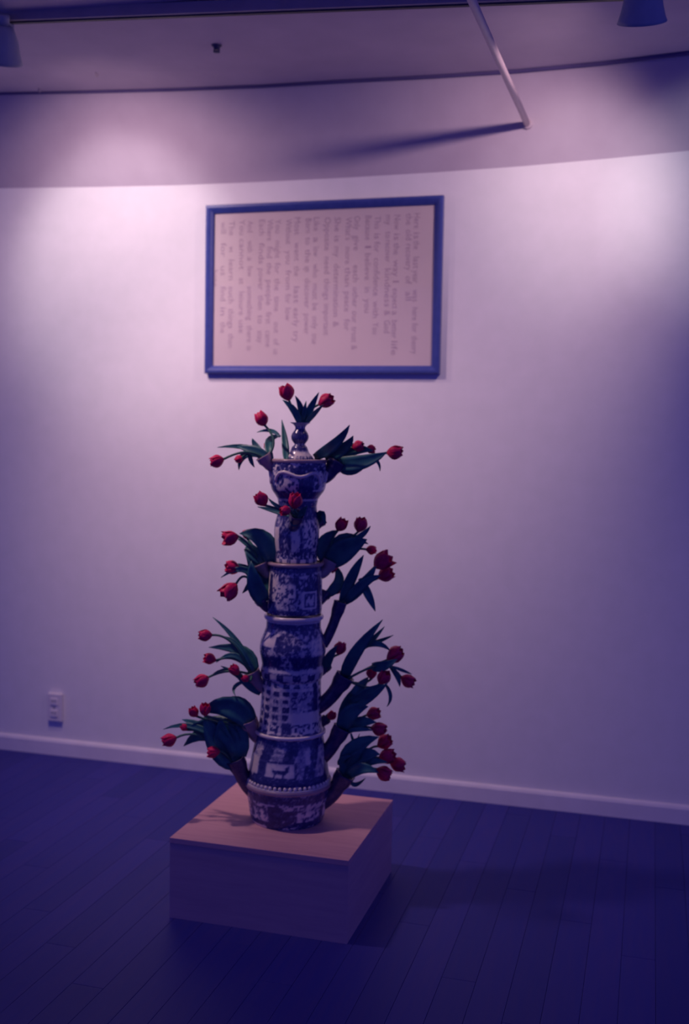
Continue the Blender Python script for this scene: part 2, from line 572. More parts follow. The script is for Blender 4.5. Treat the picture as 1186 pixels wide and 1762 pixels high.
def rail(pa, pb, inn):
    """mitred moulding from corner pa to corner pb (outer edge); inn: unit vector to the inside"""
    pa, pb, inn = Vector(pa), Vector(pb), Vector(inn)
    ax = (pb - pa).normalized()
    prof = [(0.0, -0.002), (0.0, -0.026), (0.004, -0.031), (0.011, -0.032), (0.020, -0.027), (FWD - 0.003, -0.022), (FWD, -0.020), (FWD, -0.002)]
    v = []
    for w, y in prof:
        v.append(pa + inn * w + ax * w + Vector((0, y, 0)))
    for w, y in prof:
        v.append(pb + inn * w - ax * w + Vector((0, y, 0)))
    k = len(prof)
    f = [(i, (i + 1) % k, k + (i + 1) % k, k + i) for i in range(k)] + [tuple(range(k)), tuple(range(2 * k - 1, k - 1, -1))]
    v = [p - fo for p in v]
    return link('frame_rail', mesh('frame_rail', v, f, False, M['frame']), None, fr)


rail((X0, 0, Z1), (X1, 0, Z1), (0, 0, -1))
rail((X0, 0, Z0), (X1, 0, Z0), (0, 0, 1))
rail((X0, 0, Z0), (X0, 0, Z1), (1, 0, 0))
rail((X1, 0, Z0), (X1, 0, Z1), (-1, 0, 0))
v, f = box_geo(X0 + 0.02 - fo.x, X1 - 0.02 - fo.x, -0.012, -0.003, 0.02, Z1 - Z0 - 0.02)
link('paper_sheet', mesh('paper_sheet', v, f, False, M['paper']), None, fr)
v, f = box_geo(X0 + 0.024 - fo.x, X1 - 0.024 - fo.x, -0.0185, -0.0165, 0.024, Z1 - Z0 - 0.024)
link('glass_pane', mesh('glass_pane', v, f, False, M['glass']), None, fr)

# the writing: lines run downwards, first line at the right; (x at top, x at bottom, [(word, y0, y1)...])
TXT = [
 (718, 713, 'Here 367 393,is 400 411,the 414 429,last 442 462,year 465 487,was 498 519,here 529 551,for 556 572,theory 578 609'),
 (704, 702, 'the 367 387,old 395 413,recovery 420 465,of 475 489,all 502 517'),
 (684, 678, 'Now 370 395,is 402 413,the 418 438,way 447 476,I 483 486,expect 496 531,a 535 542,better 551 582,life 587 611'),
 (669, 665, 'my 370 387,to 398 410,recover 413 451,kindness 462 528,& 534 543,God 551 573'),
 (650, 645, 'This 372 394,is 402 411,for 416 434,confidence 444 509,with 518 547,You 555 575'),
 (634, 631, 'Because 371 413,I 423 427,believe 436 482,in 494 503,you 514 538'),
 (615, 609, 'Only 372 395,give 405 431,each 456 485,other 494 529,our 535 556,trust 562 589,& 594 602'),
 (600, 596, 'What\'s 374 413,more 425 454,than 460 493,peace 502 536,for 549 569'),
 (581, 577, 'She 374 398,is 406 416,my 424 442,determination 454 545,& 553 563'),
 (564, 561, 'Opposite 374 431,need 442 471,things 479 516,important 523 577'),
 (545, 541, 'Like 374 397,a 408 417,low 425 441,who 454 478,must 488 515,be 522 534,only 544 566,true 574 592'),
 (531, 527, 'Born 376 401,to 408 421,the 429 452,age 458 468,discover 479 530,power 540 575'),
 (512, 509, 'Most 374 404,went 417 449,the 458 475,last 493 522,early 530 562,try 569 589'),
 (497, 495, 'Without 377 420,you 431 454,from 465 498,for 506 522,low 530 552'),
 (479, 475, 'You 377 401,might 414 444,for 452 471,the 479 500,time 510 536,out 554 573,of 583 594,us 601 610'),
 (465, 461, 'Where 378 414,find 424 444,the 452 472,people 482 525,first 537 557,came 569 597'),
 (451, 447, 'Each 378 405,finds 418 454,power 462 499,then 508 533,to 542 557,stay 569 590'),
 (431, 429, 'And 380 400,with 414 434,a 442 449,few 458 476,something 493 551,there 560 589,is 596 603'),
 (417, 415, 'You 378 404,cannot 411 464,at 478 489,leisure 502 542,use 551 573'),
 (399, 397, 'The 380 405,we 424 434,learn 447 482,such 493 522,things 531 565,than 574 598'),
 (385, 383, 'will 382 402,for 418 442,us 458 474,find 493 518,in 529 543,the 554 573'),
 (371, 370, 'hope 465 493'),
]
tmp = []
for xa, xb, words in TXT:
    row = []
    for w in words.split(','):
        s, y0, y1 = w.rsplit(' ', 2)
        cu = bpy.data.curves.new('word', 'FONT')
        cu.body = s
        cu.size = 1.0
        cu.resolution_u = 2
        o = bpy.data.objects.new('word', cu)
        COL.objects.link(o)
        row.append((o, cu, float(y0), float(y1)))
    tmp.append((xa, xb, row))
bpy.context.view_layer.update()
dg = bpy.context.evaluated_depsgraph_get()
PY = -0.0124
for xa, xb, row in tmp:
    for o, cu, y0, y1 in row:
        V, Fc = [], []
        me = bpy.data.meshes.new_from_object(o.evaluated_get(dg))
        co = np.zeros(len(me.vertices) * 3)
        me.vertices.foreach_get('co', co)
        co = co.reshape(-1, 3)
        mn, mxx = co[:, 0].min(), co[:, 0].max()
        fx = lambda y: xa + (xb - xa) * (y - 370) / 240.0
        pa, pb = at(fx(y0), y0, PY), at(fx(y1), y1, PY)
        along = pb - pa
        L = along.length
        along.normalize()
        upv = Vector((-along.z, 0, along.x))
        if upv.x < 0: upv = -upv
        hgt = 0.0235
        base = len(V)
        for x, y, z in co:
            V.append(pa + along * ((x - mn) / (mxx - mn) * L) + upv * ((y - 0.32) * hgt / 0.72) - fo)
        for pl in me.polygons:
            Fc.append(tuple(base + i for i in pl.vertices))
        bpy.data.meshes.remove(me)
        link('word', mesh('word', V, Fc, False, M['ink']), None, fr)
for xa, xb, row in tmp:
    for o, cu, y0, y1 in row:
        bpy.data.objects.remove(o)
        bpy.data.curves.remove(cu)

# ------------------------------------------------------------------ plinth
A0, A1, B0, B1, ZP = -1.2077, -0.7087, -1.2101, -0.7202, 0.2203
pl = empty('display_plinth', ((A0 + A1) / 2, (B0 + B1) / 2, 0))
tag(pl, 'low square wooden plinth on the floor under the vase', 'plinth')
po = Vector(pl.location)
hx, hy = (A1 - A0) / 2, (B1 - B0) / 2
T = 0.015
box('top_panel', -hx, hx, -hy, hy, ZP - T, ZP, M['ply_top'], pl, 0.0012)
box('front_panel', -hx + 0.001, hx - 0.001, -hy + 0.001, -hy + T, 0, ZP - T, M['ply_edge'], pl)
box('back_panel', -hx + 0.001, hx - 0.001, hy - T, hy - 0.001, 0, ZP - T, M['ply_edge'], pl)
box('side_panel', -hx + 0.001, -hx + T, -hy + T, hy - T, 0, ZP - T, M['ply_edge'], pl)
box('side_panel', hx - T, hx - 0.001, -hy + T, hy - T, 0, ZP - T, M['ply_edge'], pl)

# ------------------------------------------------------------------ the tulip vase
VY = -0.977
base = at_z(497, 1407, ZP)
VX = base.x
VY = base.y
vase = empty('tulip_vase', (VX, VY, ZP))
tag(vase, 'tall tiered blue-and-white tulip vase with spouts standing on the plinth', 'vase')
vo = Vector((VX, VY, ZP))
CAZ = math.atan2(CAM.y - VY, CAM.x - VX)          # azimuth of the camera seen from the vase

# silhouette as measured: y, left, right (axis depth)
TIERS = {
 'foot_bowl': [(1408.5, 436, 555), (1405, 433, 557), (1400, 431, 558), (1392, 429, 560), (1378, 428, 563), (1364, 425, 566), (1352, 424, 569), (1344, 423, 571), (1339, 422, 571)],
 'cone_section': [(1339, 427, 566), (1331, 426, 566), (1322, 427, 564), (1305, 430, 561), (1290, 433, 559), (1276, 437, 557), (1266, 440, 556), (1258, 442, 556)],
 'drum_section': [(1260, 441, 558), (1255, 440, 559), (1249, 446, 556), (1232, 448, 554), (1210, 449, 553), (1190, 450, 553), (1176, 451, 553), (1166, 453, 553)],
 'shoulder_section': [(1166, 452, 554), (1160, 449, 556), (1150, 448, 557), (1142, 452, 556), (1130, 451, 560), (1120, 448, 562), (1110, 448, 562), (1100, 450, 560), (1088, 455, 556), (1078, 459, 553), (1068, 459, 553), (1060, 457, 555)],
 'middle_section': [(1053, 459, 553), (1046, 457, 553), (1036, 458, 553), (1022, 459, 554), (1008, 460, 554), (994, 460, 553), (982, 461, 552), (975, 463, 553), (968, 463, 556)],
 'shaft_section': [(966, 474, 547), (960, 473, 547), (954, 475, 546), (944, 474, 547), (930, 472, 549), (912, 472, 550), (900, 473, 549), (888, 476, 546), (876, 478, 545), (870, 479, 545)],
 'urn_section': [(872, 479, 544), (864, 478, 546), (858, 478, 548), (853, 475, 551), (844, 467, 557), (834, 464, 560), (820, 463, 560), (808, 464, 561), (799, 467, 561), (794, 469, 562), (790, 471, 562)],
 'finial': [(791, 490, 541), (787, 491, 540), (782, 496, 535), (777, 500, 532), (773, 502, 531), (769, 503, 530), (765, 508, 525), (762, 506, 527), (757, 502, 531), (751, 501, 532), (745, 503, 530), (740, 507, 526), (736, 509, 525), (731, 506, 528), (727, 499, 535)],
}
DEPTH0 = (vo - CAM).dot(_f)


def axis_pt(px, py):
    """(x offset, height, depth) of an axis point that shows at (px, py)"""
    # plane through the axis, square to the view in plan
    nrm = Vector((CAM.x - VX, CAM.y - VY, 0)).normalized()
    d = ray(px, py)
    t = (vo - CAM).dot(nrm) / d.dot(nrm)
    return CAM + d * t


def prof_of(rows):
    out = []
    for y, l, r in rows:
        a, b_ = axis_pt(l, y), axis_pt(r, y)
        c = (a + b_) / 2
        out.append(((b_ - a).length / 2, c.z - ZP, c.x - VX, c.y - VY))
    return out


# smoothed lean of the axis
allp = [q for rows in TIERS.values() for q in prof_of(rows)]
zz = np.array([q[1] for q in allp])
LX = np.polyfit(zz, np.array([q[2] for q in allp]), 1)
LY = np.polyfit(zz, np.array([q[3] for q in allp]), 1)


def lean(z):
    return float(np.polyval(LX, z)), float(np.polyval(LY, z))


def vnoise(u, v, seed=0):
    """periodic-free value noise, vectorised"""
    def h(i, j):
        s = np.sin(i * 127.1 + j * 311.7 + seed * 74.7) * 43758.5453
        return s - np.floor(s)
    i, j = np.floor(u), np.floor(v)
    a, b_ = u - i, v - j
    a, b_ = a * a * (3 - 2 * a), b_ * b_ * (3 - 2 * b_)
    return (h(i, j) * (1 - a) + h(i + 1, j) * a) * (1 - b_) + (h(i, j + 1) * (1 - a) + h(i + 1, j + 1) * a) * b_


def fbm(u, v, seed=0, oct=3):
    s, a, t = 0, 1.0, 0
    for k in range(oct):
        s = s + a * vnoise(u * 2 ** k, v * 2 ** k, seed + k)
        t += a
        a *= 0.55
    return s / t


def ss(e0, e1, x):
    t = np.clip((x - e0) / (e1 - e0), 0, 1)
    return t * t * (3 - 2 * t)


def paint(name, th, y):
    """blue (1) and white (0) painting by angle from the viewer (degrees) and by height in photo rows"""
    u = th / 9.0
    n = fbm(u, y / 9.0, 1)
    n2 = fbm(u * 1.8, y / 4.5, 5)
    n3 = fbm(u * 3.2, y / 2.6, 9)
    p = ss(0.40, 0.60, 0.40 * n + 0.38 * n2 + 0.22 * n3 + 0.03)

    def rect(t0, t1, y0, y1, soft=1.5, st=2.5):
        return ss(t0 - st, t0 + st, th) * (1 - ss(t1 - st, t1 + st, th)) * ss(y0 - soft, y0 + soft, y) * (1 - ss(y1 - soft, y1 + soft, y))

    def put(p, mask, val):
        return p * (1 - mask) + mask * val

    def band(y0, y1, soft=1.2):
        return ss(y0 - soft, y0 + soft, y) * (1 - ss(y1 - soft, y1 + soft, y))

    dood = ss(0.50, 0.60, fbm(th / 5.0, y / 4.0, 11))
    tt = (th + 720.0)
    if name == 'urn_section':
        p = put(p, band(796, 809), 0.85 * ss(0.3, 0.5, n2) + 0.1)
        p = put(p, band(788, 796), 0.25)
        for c in range(-180, 180, 90):
            p = put(p, rect(c - 42, c - 4, 822, 843), 0.15 + 0.8 * dood)
            p = put(p, rect(c + 0, c + 34, 822, 846), 0.95)
        p = put(p, band(845, 857), 0.9)
        p = put(p, band(857, 860, 0.8), 0.25)
        p = put(p, band(861, 872), 0.85)
    elif name == 'shaft_section':
        per = (tt + 20) % 60.0
        st = ss(4, 9, per) * (1 - ss(26, 31, per))
        p = put(0.55 + 0.45 * p, st * band(905, 948), 0.12 + 0.5 * dood * ss(0.4, 0.6, n))
        p = put(p, rect(18, 62, 893, 940), 0.12 + 0.7 * dood)
        p = put(p, band(946, 959), 0.5 + 0.5 * ss(0.35, 0.55, n2))
        p = put(p, band(959, 966), 0.15 + 0.6 * (np.sin(np.radians(tt * 14)) > 0.2))
        p = put(p, band(868, 888), 0.6 + 0.4 * p)
    elif name == 'middle_section':
        p = 0.35 + 0.65 * p
        p = put(p, rect(-72, -38, 982, 1012), 0.9 * ss(0.48, 0.56, fbm(th / 5.0, y / 10.0, 23)))
        for c in range(-180, 180, 120):
            p = put(p, rect(c - 44, c - 8, 1012, 1042), 0.12)
            p = put(p, rect(c - 40, c - 12, 1015, 1039), 0.85)
            p = put(p, rect(c - 36, c - 16, 1019, 1036), 0.2 + 0.7 * dood)
            p = put(p, rect(c + 8, c + 62, 1000, 1030), 0.15 + 0.75 * dood)
            p = put(p, rect(c - 6, c + 6, 985, 1045), 0.95)
        p = put(p, band(972, 981), 0.85)
        p = put(p, rect(8, 26, 986, 990), 0.2)
        p = put(p, band(1044, 1050), 0.8)
        p = put(p, band(966, 970), 0.2)
    elif name == 'shoulder_section':
        p = 0.25 + 0.6 * p
        p = put(p, band(1058, 1067), 0.2)
        p = put(p, band(1068, 1078), 0.9)
        p = put(p, rect(-66, -28, 1084, 1106), 0.75 * ss(0.5, 0.58, fbm(th / 9.0 + y / 9.0, y / 14.0, 31)))
        p = put(p, rect(34, 62, 1094, 1132), 0.12 + 0.3 * dood)
        for c in range(-180, 180, 120):
            p = put(p, rect(c - 62, c + 40, 1117 + 4, 1141, 4), 0.97)
        p = put(p, rect(-34, -22, 1088, 1112), 0.95)
        p = put(p, rect(62, 80, 1100, 1114), 0.9)
        p = put(p, band(1144, 1149), 0.35)
        p = put(p, band(1152, 1162), 0.3 + 0.6 * (np.sin(np.radians(tt * 12)) > 0))
    elif name == 'drum_section':
        gx = (tt % 20.0) / 20.0
        gy = ((y - 1164) % 13.0) / 13.0
        sq = ss(0.12, 0.25, gx) * (1 - ss(0.75, 0.88, gx)) * ss(0.15, 0.3, gy) * (1 - ss(0.7, 0.85, gy))
        p = np.clip(0.22 + 0.75 * sq * ss(0.25, 0.5, n + 0.12) + 0.4 * (p - 0.5), 0, 1)
        p = put(p, rect(-2, 46, 1180, 1214), 0.45 + 0.4 * dood)
        p = put(p, rect(46, 60, 1172, 1214), 0.97)
        p = put(p, rect(0, 66, 1216, 1234), 0.12)
        p = put(p, rect(-40, 70, 1236, 1250), 0.15 + 0.75 * dood)
        p = put(p, rect(-16, 2, 1232, 1250), 0.9)
        p = put(p, band(1251, 1258), 0.75)
    elif name == 'cone_section':
        st = np.sin(np.radians((tt + (y - 1260) * 0.35) * 9.0))
        p = 0.5 + 0.45 * ss(-0.2, 0.4, st) + 0.25 * (p - 0.5)
        p = put(p, rect(-78, -52, 1290, 1318), 0.15)
        p = put(p, rect(-40, 12, 1294, 1322), 0.95)
        p = put(p, rect(-36, 8, 1297, 1319), 0.18)
        # a small beast in the panel
        for (c, w, y0, y1) in ((-14, 20, 1307, 1313), (-21, 3, 1312, 1318), (-8, 3, 1312, 1318), (-3, 5, 1302, 1309), (-1, 2.5, 1299, 1303), (-24, 2.5, 1305, 1309)):
            p = put(p, rect(c - w / 2, c + w / 2, y0, y1, 0.8, 1.5), 0.97)
        p = put(p, rect(26, 34, 1276, 1300), 0.2)
        p = put(p, band(1322, 1333), 0.95)
        p = put(p, band(1258, 1272), 0.55 + 0.4 * p)
    elif name == 'foot_bowl':
        p = 0.45 + 0.5 * p
        p = put(p, band(1336, 1346), 0.30)
        p = put(p, band(1349, 1362), 0.92)
        p = put(p, band(1363, 1372), 0.3 + 0.5 * dood)
        for c in range(-180, 180, 120):
            p = put(p, rect(c - 46, c - 6, 1377, 1399), 0.25 + 0.55 * dood)
            p = put(p, rect(c + 4, c + 30, 1374, 1396), 0.22 + 0.5 * dood)
            p = put(p, rect(c + 32, c + 52, 1366, 1400), 0.97)
        p = put(p, band(1394, 1402), 0.95)
        p = put(p, rect(-80, -34, 1403, 1412), 0.15)
    elif name == 'finial':
        p = 0.2 + 0.6 * p
        p = put(p, band(738, 763), 0.93)
        p = put(p, band(766, 775), 0.85)
        p = put(p, band(777, 784), 0.15)
        p = put(p, band(725, 734), 0.55)
    # brush strokes: fine light flecks break up the washes everywhere
    p = p - 0.26 * ss(0.60, 0.68, fbm(u * 2.4 + 7, y / 3.4 + 3, 41)) * (p > 0.4)
    return np.clip(p, 0, 1)


SEG = 168
SECT = {}
for name, rows in TIERS.items():
    pr = prof_of(rows)
    ys = np.array([r_[0] for r_ in rows], float)
    zs = np.array([q[1] for q in pr])
    rs = np.array([q[0] for q in pr])
    # refine the profile
    s = np.linspace(0, len(rows) - 1, max(8, int(abs(ys[0] - ys[-1]) / 2.0)) + 1)
    k = np.arange(len(rows))

    def sm(a):
        lin = np.interp(s, k, a)
        # a light smoothing keeps ledges crisp but rounds the body
        out = lin.copy()
        out[1:-1] = 0.25 * lin[:-2] + 0.5 * lin[1:-1] + 0.25 * lin[2:]
        return out
    Y, Z, Rr = sm(ys), sm(zs), sm(rs)
    nr = len(Y)
    th = np.arange(SEG) * (360.0 / SEG) - 180.0
    TH, YY = np.meshgrid(th, Y)
    P = paint(name, TH, YY)
    ang = np.radians(TH) + CAZ                    # +theta goes to the right as the camera sees it
    V = np.zeros((nr, SEG, 3))
    lx, ly = np.polyval(LX, Z), np.polyval(LY, Z)
    V[:, :, 0] = Rr[:, None] * np.cos(ang) + lx[:, None]
    V[:, :, 1] = Rr[:, None] * np.sin(ang) + ly[:, None]
    V[:, :, 2] = Z[:, None]
    verts = V.reshape(-1, 3).tolist()
    faces = []
    for i in range(nr - 1):
        for j in range(SEG):
            j2 = (j + 1) % SEG
            faces.append((i * SEG + j, i * SEG + j2, (i + 1) * SEG + j2, (i + 1) * SEG + j))
    pv = P.reshape(-1).tolist()
    # close bottom and top
    for i, fl_ in ((0, True), (nr - 1, False)):
        if name == 'finial' and not fl_:
            # the cup of the finial is hollow
            b0 = len(verts)
            zc = Z[i] - 0.012
            for j in range(SEG):
                q = V[i, j]
                verts.append([lx[i] + (q[0] - lx[i]) * 0.80, ly[i] + (q[1] - ly[i]) * 0.80, Z[i] - 0.001])
                pv.append(0.6)
            for j in range(SEG):
                q = V[i, j]
                verts.append([lx[i] + (q[0] - lx[i]) * 0.35, ly[i] + (q[1] - ly[i]) * 0.35, zc])
                pv.append(0.9)
            for j in range(SEG):
                j2 = (j + 1) % SEG
                faces.append((i * SEG + j, i * SEG + j2, b0 + j2, b0 + j))
                faces.append((b0 + j, b0 + j2, b0 + SEG + j2, b0 + SEG + j))
            faces.append(tuple(b0 + SEG + j for j in range(SEG)))
            continue
        ring = [i * SEG + j for j in range(SEG)]
        faces.append(tuple(reversed(ring)) if fl_ else tuple(ring))
    me = mesh(name, verts, faces, True, M['delft'])
    at_ = me.attributes.new('paint', 'FLOAT', 'POINT')
    at_.data.foreach_set('value', pv)
    SECT[name] = link(name, me, None, vase)


def section_radius(py):
    best = None
    for rows in TIERS.values():
        ys = [r_[0] for r_ in rows]
        if min(ys) <= py <= max(ys):
            o = sorted(rows)
            l = np.interp(py, [q[0] for q in o], [q[1] for q in o])
            r_ = np.interp(py, [q[0] for q in o], [q[2] for q in o])
            a, b_ = axis_pt(l, py), axis_pt(r_, py)
            w = (b_ - a).length / 2
            if best is None or w > best[0]: best = (w, (a.z + b_.z) / 2 - ZP)
    return best


def ring_part(name, py, dr, h, mat, parent=vase):
    """a raised moulding ring round the vase at photo row py"""
    r0, z = section_radius(py)
    lx, ly = lean(z)
    prof = [(r0 - 0.004, z - h / 2)] + [(r0 + dr * math.sin(a), z - h / 2 * math.cos(a)) for a in np.linspace(0, PI, 7)] + [(r0 - 0.004, z + h / 2)]
    v, f = lathe_geo(prof, 72, Matrix.Translation((lx, ly, 0)))
    return link(name, mesh(name, v, f, True, mat), None, parent)


ring_part('white_rim', 1056.5 + 3.6, 0.004, 0.013, M['delft_white'])
tag(ring_part('mauve_rim', 969, 0.005, 0.011, M['delft_rim']), 'mauve rim')
tag(ring_part('mauve_rim', 793, 0.004, 0.010, M['delft_rim']), 'mauve rim')
ring_part('ledge_ring', 1256, 0.004, 0.010, M['delft_white'])
ring_part('ledge_ring', 1344, 0.003, 0.012, M['delft_rim'])

# beads standing on the ledge of the bowl
r0, z0_ = section_radius(1338.9)
lx, ly = lean(z0_)
v, f = [], []
for i in range(7):
    a = PI * i / 6
    for j in range(8):
        b_ = 2 * PI * j / 8
        v.append((0.0052 * math.sin(a) * math.cos(b_), 0.0052 * math.sin(a) * math.sin(b_), 0.0058 * math.cos(a)))
for i in range(6):
    for j in range(8):
        f.append((i * 8 + j, (i + 1) * 8 + j, (i + 1) * 8 + (j + 1) % 8, i * 8 + (j + 1) % 8))
bead_me = mesh('bead', v, f, True, M['delft_white'])
NB = 52
for i in range(NB):
    a = 2 * PI * i / NB
    o = link('bead', bead_me, None, SECT['foot_bowl'])
    o.location = (lx + (r0 + 0.001) * math.cos(a), ly + (r0 + 0.001) * math.sin(a), z0_ + 0.004)

# raised scroll on the urn: two arches that meet in a dip, four times round
def on_vase(theta, py, out=0.0):
    r0, z = section_radius(py)
    lx, ly = lean(z)
    a = math.radians(theta) + CAZ
    return Vector((lx + (r0 + out) * math.cos(a), ly + (r0 + out) * math.sin(a), z))


sc_pts = [(-52, 829), (-50, 820), (-42, 813), (-30, 811), (-18, 814), (-6, 818), (4, 819), (14, 817), (24, 813), (34, 812), (42, 816), (47, 823), (47, 833)]
for c in (0, 120, 240):
    pts = [on_vase(t_ + c, y_, 0.001) for t_, y_ in sc_pts]
    dense = []
    for i in range(len(pts) - 1):
        dense += [pts[i], pts[i].lerp(pts[i + 1], 0.5)]
    dense.append(pts[-1])
    v, f = tube_geo(dense, [0.0025] + [0.0050] * (len(dense) - 2) + [0.0025], 8)
    link('scroll_moulding', mesh('scroll_moulding', v, f, True, M['delft_white']), None, SECT['urn_section'])

# ---- spouts: root px, mouth px, radius at root / mouth (px), depth of the mouth from the axis (m, minus = to the viewer)
PXM = DEPTH0 / F
SPOUT = {
 'urn_left':     ((480, 803), (454, 787), 8, 13, -0.01, 'delft_rim', 'urn_section'),
 'urn_right':    ((548, 824), (580, 796), 11, 15, 0.00, 'delft_dark', 'urn_section'),
 'shaft_front':  ((510, 905), (511, 886), 8, 12, -0.105, 'delft_dark', 'shaft_section'),
 'shaft_right':  ((535, 912), (553, 896), 6, 9, 0.03, 'delft_dark', 'shaft_section'),
 'middle_left':  ((470, 990), (450, 972), 8, 13, 0.0, 'delft_rim', 'middle_section'),
 'middle_right': ((545, 988), (568, 968), 8, 13, 0.01, 'delft_rim', 'middle_section'),
 'middle_low_left':  ((466, 1048), (449, 1034), 7, 10, -0.02, 'delft_dark', 'middle_section'),
 'middle_low_right': ((543, 1040), (560, 1022), 7, 10, 0.03, 'delft_dark', 'middle_section'),
 'tube_right':   ((556, 1110), (586, 1038), 8.5, 11, 0.0, 'delft_dark', 'shoulder_section'),
 'shoulder_right': ((548, 1160), (562, 1146), 6, 9, 0.03, 'delft_dark', 'shoulder_section'),
 'drum_left':    ((462, 1186), (434, 1158), 9, 13, -0.01, 'delft_rim', 'drum_section'),
 'drum_right':   ((545, 1218), (594, 1165), 12, 16, -0.02, 'delft_dark', 'drum_section'),
 'drum_low_right': ((545, 1250), (560, 1238), 6, 9, 0.03, 'delft_dark', 'drum_section'),
 'cone_left':    ((452, 1272), (428, 1242), 10, 15, -0.01, 'delft_rim', 'cone_section'),
 'cone_right':   ((545, 1310), (589, 1254), 13, 15, -0.02, 'delft_dark', 'cone_section'),
 'bowl_left':    ((440, 1362), (405, 1308), 13, 16, -0.02, 'delft_dark', 'foot_bowl'),
 'bowl_right':   ((552, 1380), (594, 1334), 14, 17, -0.03, 'delft_dark', 'foot_bowl'),
}
SP = {}
for key, (rp, mp, rr, rm, dy, mk, par) in SPOUT.items():
    a = axis_pt(*rp) + Vector((0, dy * 0.35, 0))
    b_ = at(mp[0], mp[1], axis_pt(*mp).y + dy)
    mid = (a + b_) / 2 + Vector((0, 0, -0.012 if rr > 7 else -0.004))
    pts, rad = [], []
    ra, rb = rr * PXM, rm * PXM
    for i in range(9):
        t_ = i / 8
        pts.append(bez2(a, mid, b_, t_))
        rad.append(ra + (rb * 0.80 - ra) * t_ if t_ < 0.85 else ra + (rb - ra) * t_ ** 0.5)
    dirv = (pts[-1] - pts[-2]).normalized()
    pts.append(b_ + dirv * 0.004); rad.append(rb * 1.06)
    pts.append(b_ + dirv * 0.005); rad.append(rb * 0.95)
    pts.append(b_ + dirv * 0.001); rad.append(rb * 0.80)
    pts.append(b_ - dirv * 0.010); rad.append(rb * 0.62)
    fr_ = frames(pts[:10])
    v, f = [], []
    sg = 20
    for i, (p_, r_) in enumerate(zip(pts, rad)):
        t_, na, nb = fr_[min(i, 9)]
        for k in range(sg):
            an = 2 * PI * k / sg
            flu = 1.0 + (0.07 * math.cos(an * 5) if i >= 6 else 0.0)
            v.append(p_ + (na * math.cos(an) + nb * math.sin(an)) * r_ * flu - vo)
    for i in range(len(pts) - 1):
        for k in range(sg):
            f.append((i * sg + k, i * sg + (k + 1) % sg, (i + 1) * sg + (k + 1) % sg, (i + 1) * sg + k))
    f.append(tuple((len(pts) - 1) * sg + k for k in range(sg)))
    link('spout', mesh('spout', v, f, True, M[mk]), None, SECT[par])
    SP[key] = (b_, dirv, rb)
cup = axis_pt(517, 727)
cl = lean(cup.z - ZP)
SP['finial'] = (Vector((VX + cl[0], VY + cl[1], cup.z - 0.006)), Vector((0, 0, 1)), 0.02)

# ------------------------------------------------------------------ tulips
def petal_mesh(name, open_):
    """one petal of a unit flower (height 1, axis +Z), outer side away from the axis"""
    v, f = [], []
    nu, nv = 5, 7
    for j in range(nv):
        t_ = j / (nv - 1)
        w = 0.05 + 0.34 * math.sin(PI * min(1, t_ * 0.93 + 0.03)) ** 0.8
        if t_ > 0.82: w *= 1 - 0.62 * ((t_ - 0.82) / 0.18) ** 1.5
        rad = 0.07 + 0.36 * math.sin(PI * min(t_, 0.55) / 1.1) ** 0.9
        if t_ > 0.55: rad = rad + (open_ - 0.5) * 0.75 * (t_ - 0.55) ** 1.2
        for i in range(nu):
            s = (i / (nu - 1) - 0.5) * 2
            x = rad - 0.13 * s * s * (w / 0.39)
            v.append((x, s * w, t_ * (1 - 0.03 * s * s)))
    for j in range(nv - 1):
        for i in range(nu - 1):
            a = j * nu + i
            f.append((a, a + 1, a + nu + 1, a + nu))
    # thickness
    k = len(v)
    for x, y, z in list(v): v.append((x - 0.025, y * 0.97, z))
    for q in list(f): f.append(tuple(reversed([i + k for i in q])))
    edge = [i for i in range(nu)] + [j * nu + nu - 1 for j in range(1, nv)] + [(nv - 1) * nu + i for i in range(nu - 2, -1, -1)] + [j * nu for j in range(nv - 2, 0, -1)]
    for a, b_ in zip(edge, edge[1:] + edge[:1]): f.append((b_, a, a + k, b_ + k))
    return mesh(name, v, f, True, M['petal'])


PETAL = {'closed': petal_mesh('petal_closed', 0.06), 'half': petal_mesh('petal_half', 0.32), 'open': petal_mesh('petal_open', 0.75)}


def leaf_geo(a, b_, c, wid, org, twist=0.0):
    """folded blade from a over b_ to the tip c"""
    nl = 9
    v, f = [], []
    view = (CAM - b_).normalized()
    for i in range(nl):
        t_ = i / (nl - 1)
        p_ = bez2(a, b_, c, t_)
        tn = (bez2(a, b_, c, min(1, t_ + 0.03)) - bez2(a, b_, c, max(0, t_ - 0.03))).normalized()
        side = tn.cross(view)
        if side.length < 1e-4: side = Vector((0, 0, 1))
        side.normalize()
        nrm = side.cross(tn)
        tw = twist * (t_ - 0.3)
        side, nrm = side * math.cos(tw) + nrm * math.sin(tw), nrm * math.cos(tw) - side * math.sin(tw)
        w = wid * 0.5 * (math.sin(PI * (0.10 + 0.90 * t_) ** 0.85) ** 0.75 if t_ < 1 else 0.0)
        w = max(w, 0.0006)
        fold = 0.35
        for s in (-1, -0.5, 0, 0.5, 1):
            v.append(p_ + side * (w * s) + nrm * (fold * w * abs(s)) - org)
        for s in (1, 0.5, 0, -0.5, -1):
            v.append(p_ + side * (w * s) + nrm * (fold * w * abs(s) - 0.0009) - org)
    k = 10
    for i in range(nl - 1):
        for j in range(k):
            f.append((i * k + j, i * k + (j + 1) % k, (i + 1) * k + (j + 1) % k, (i + 1) * k + j))
    f.append(tuple(range(k - 1, -1, -1)))
    f.append(tuple((nl - 1) * k + j for j in range(k)))
    return v, f


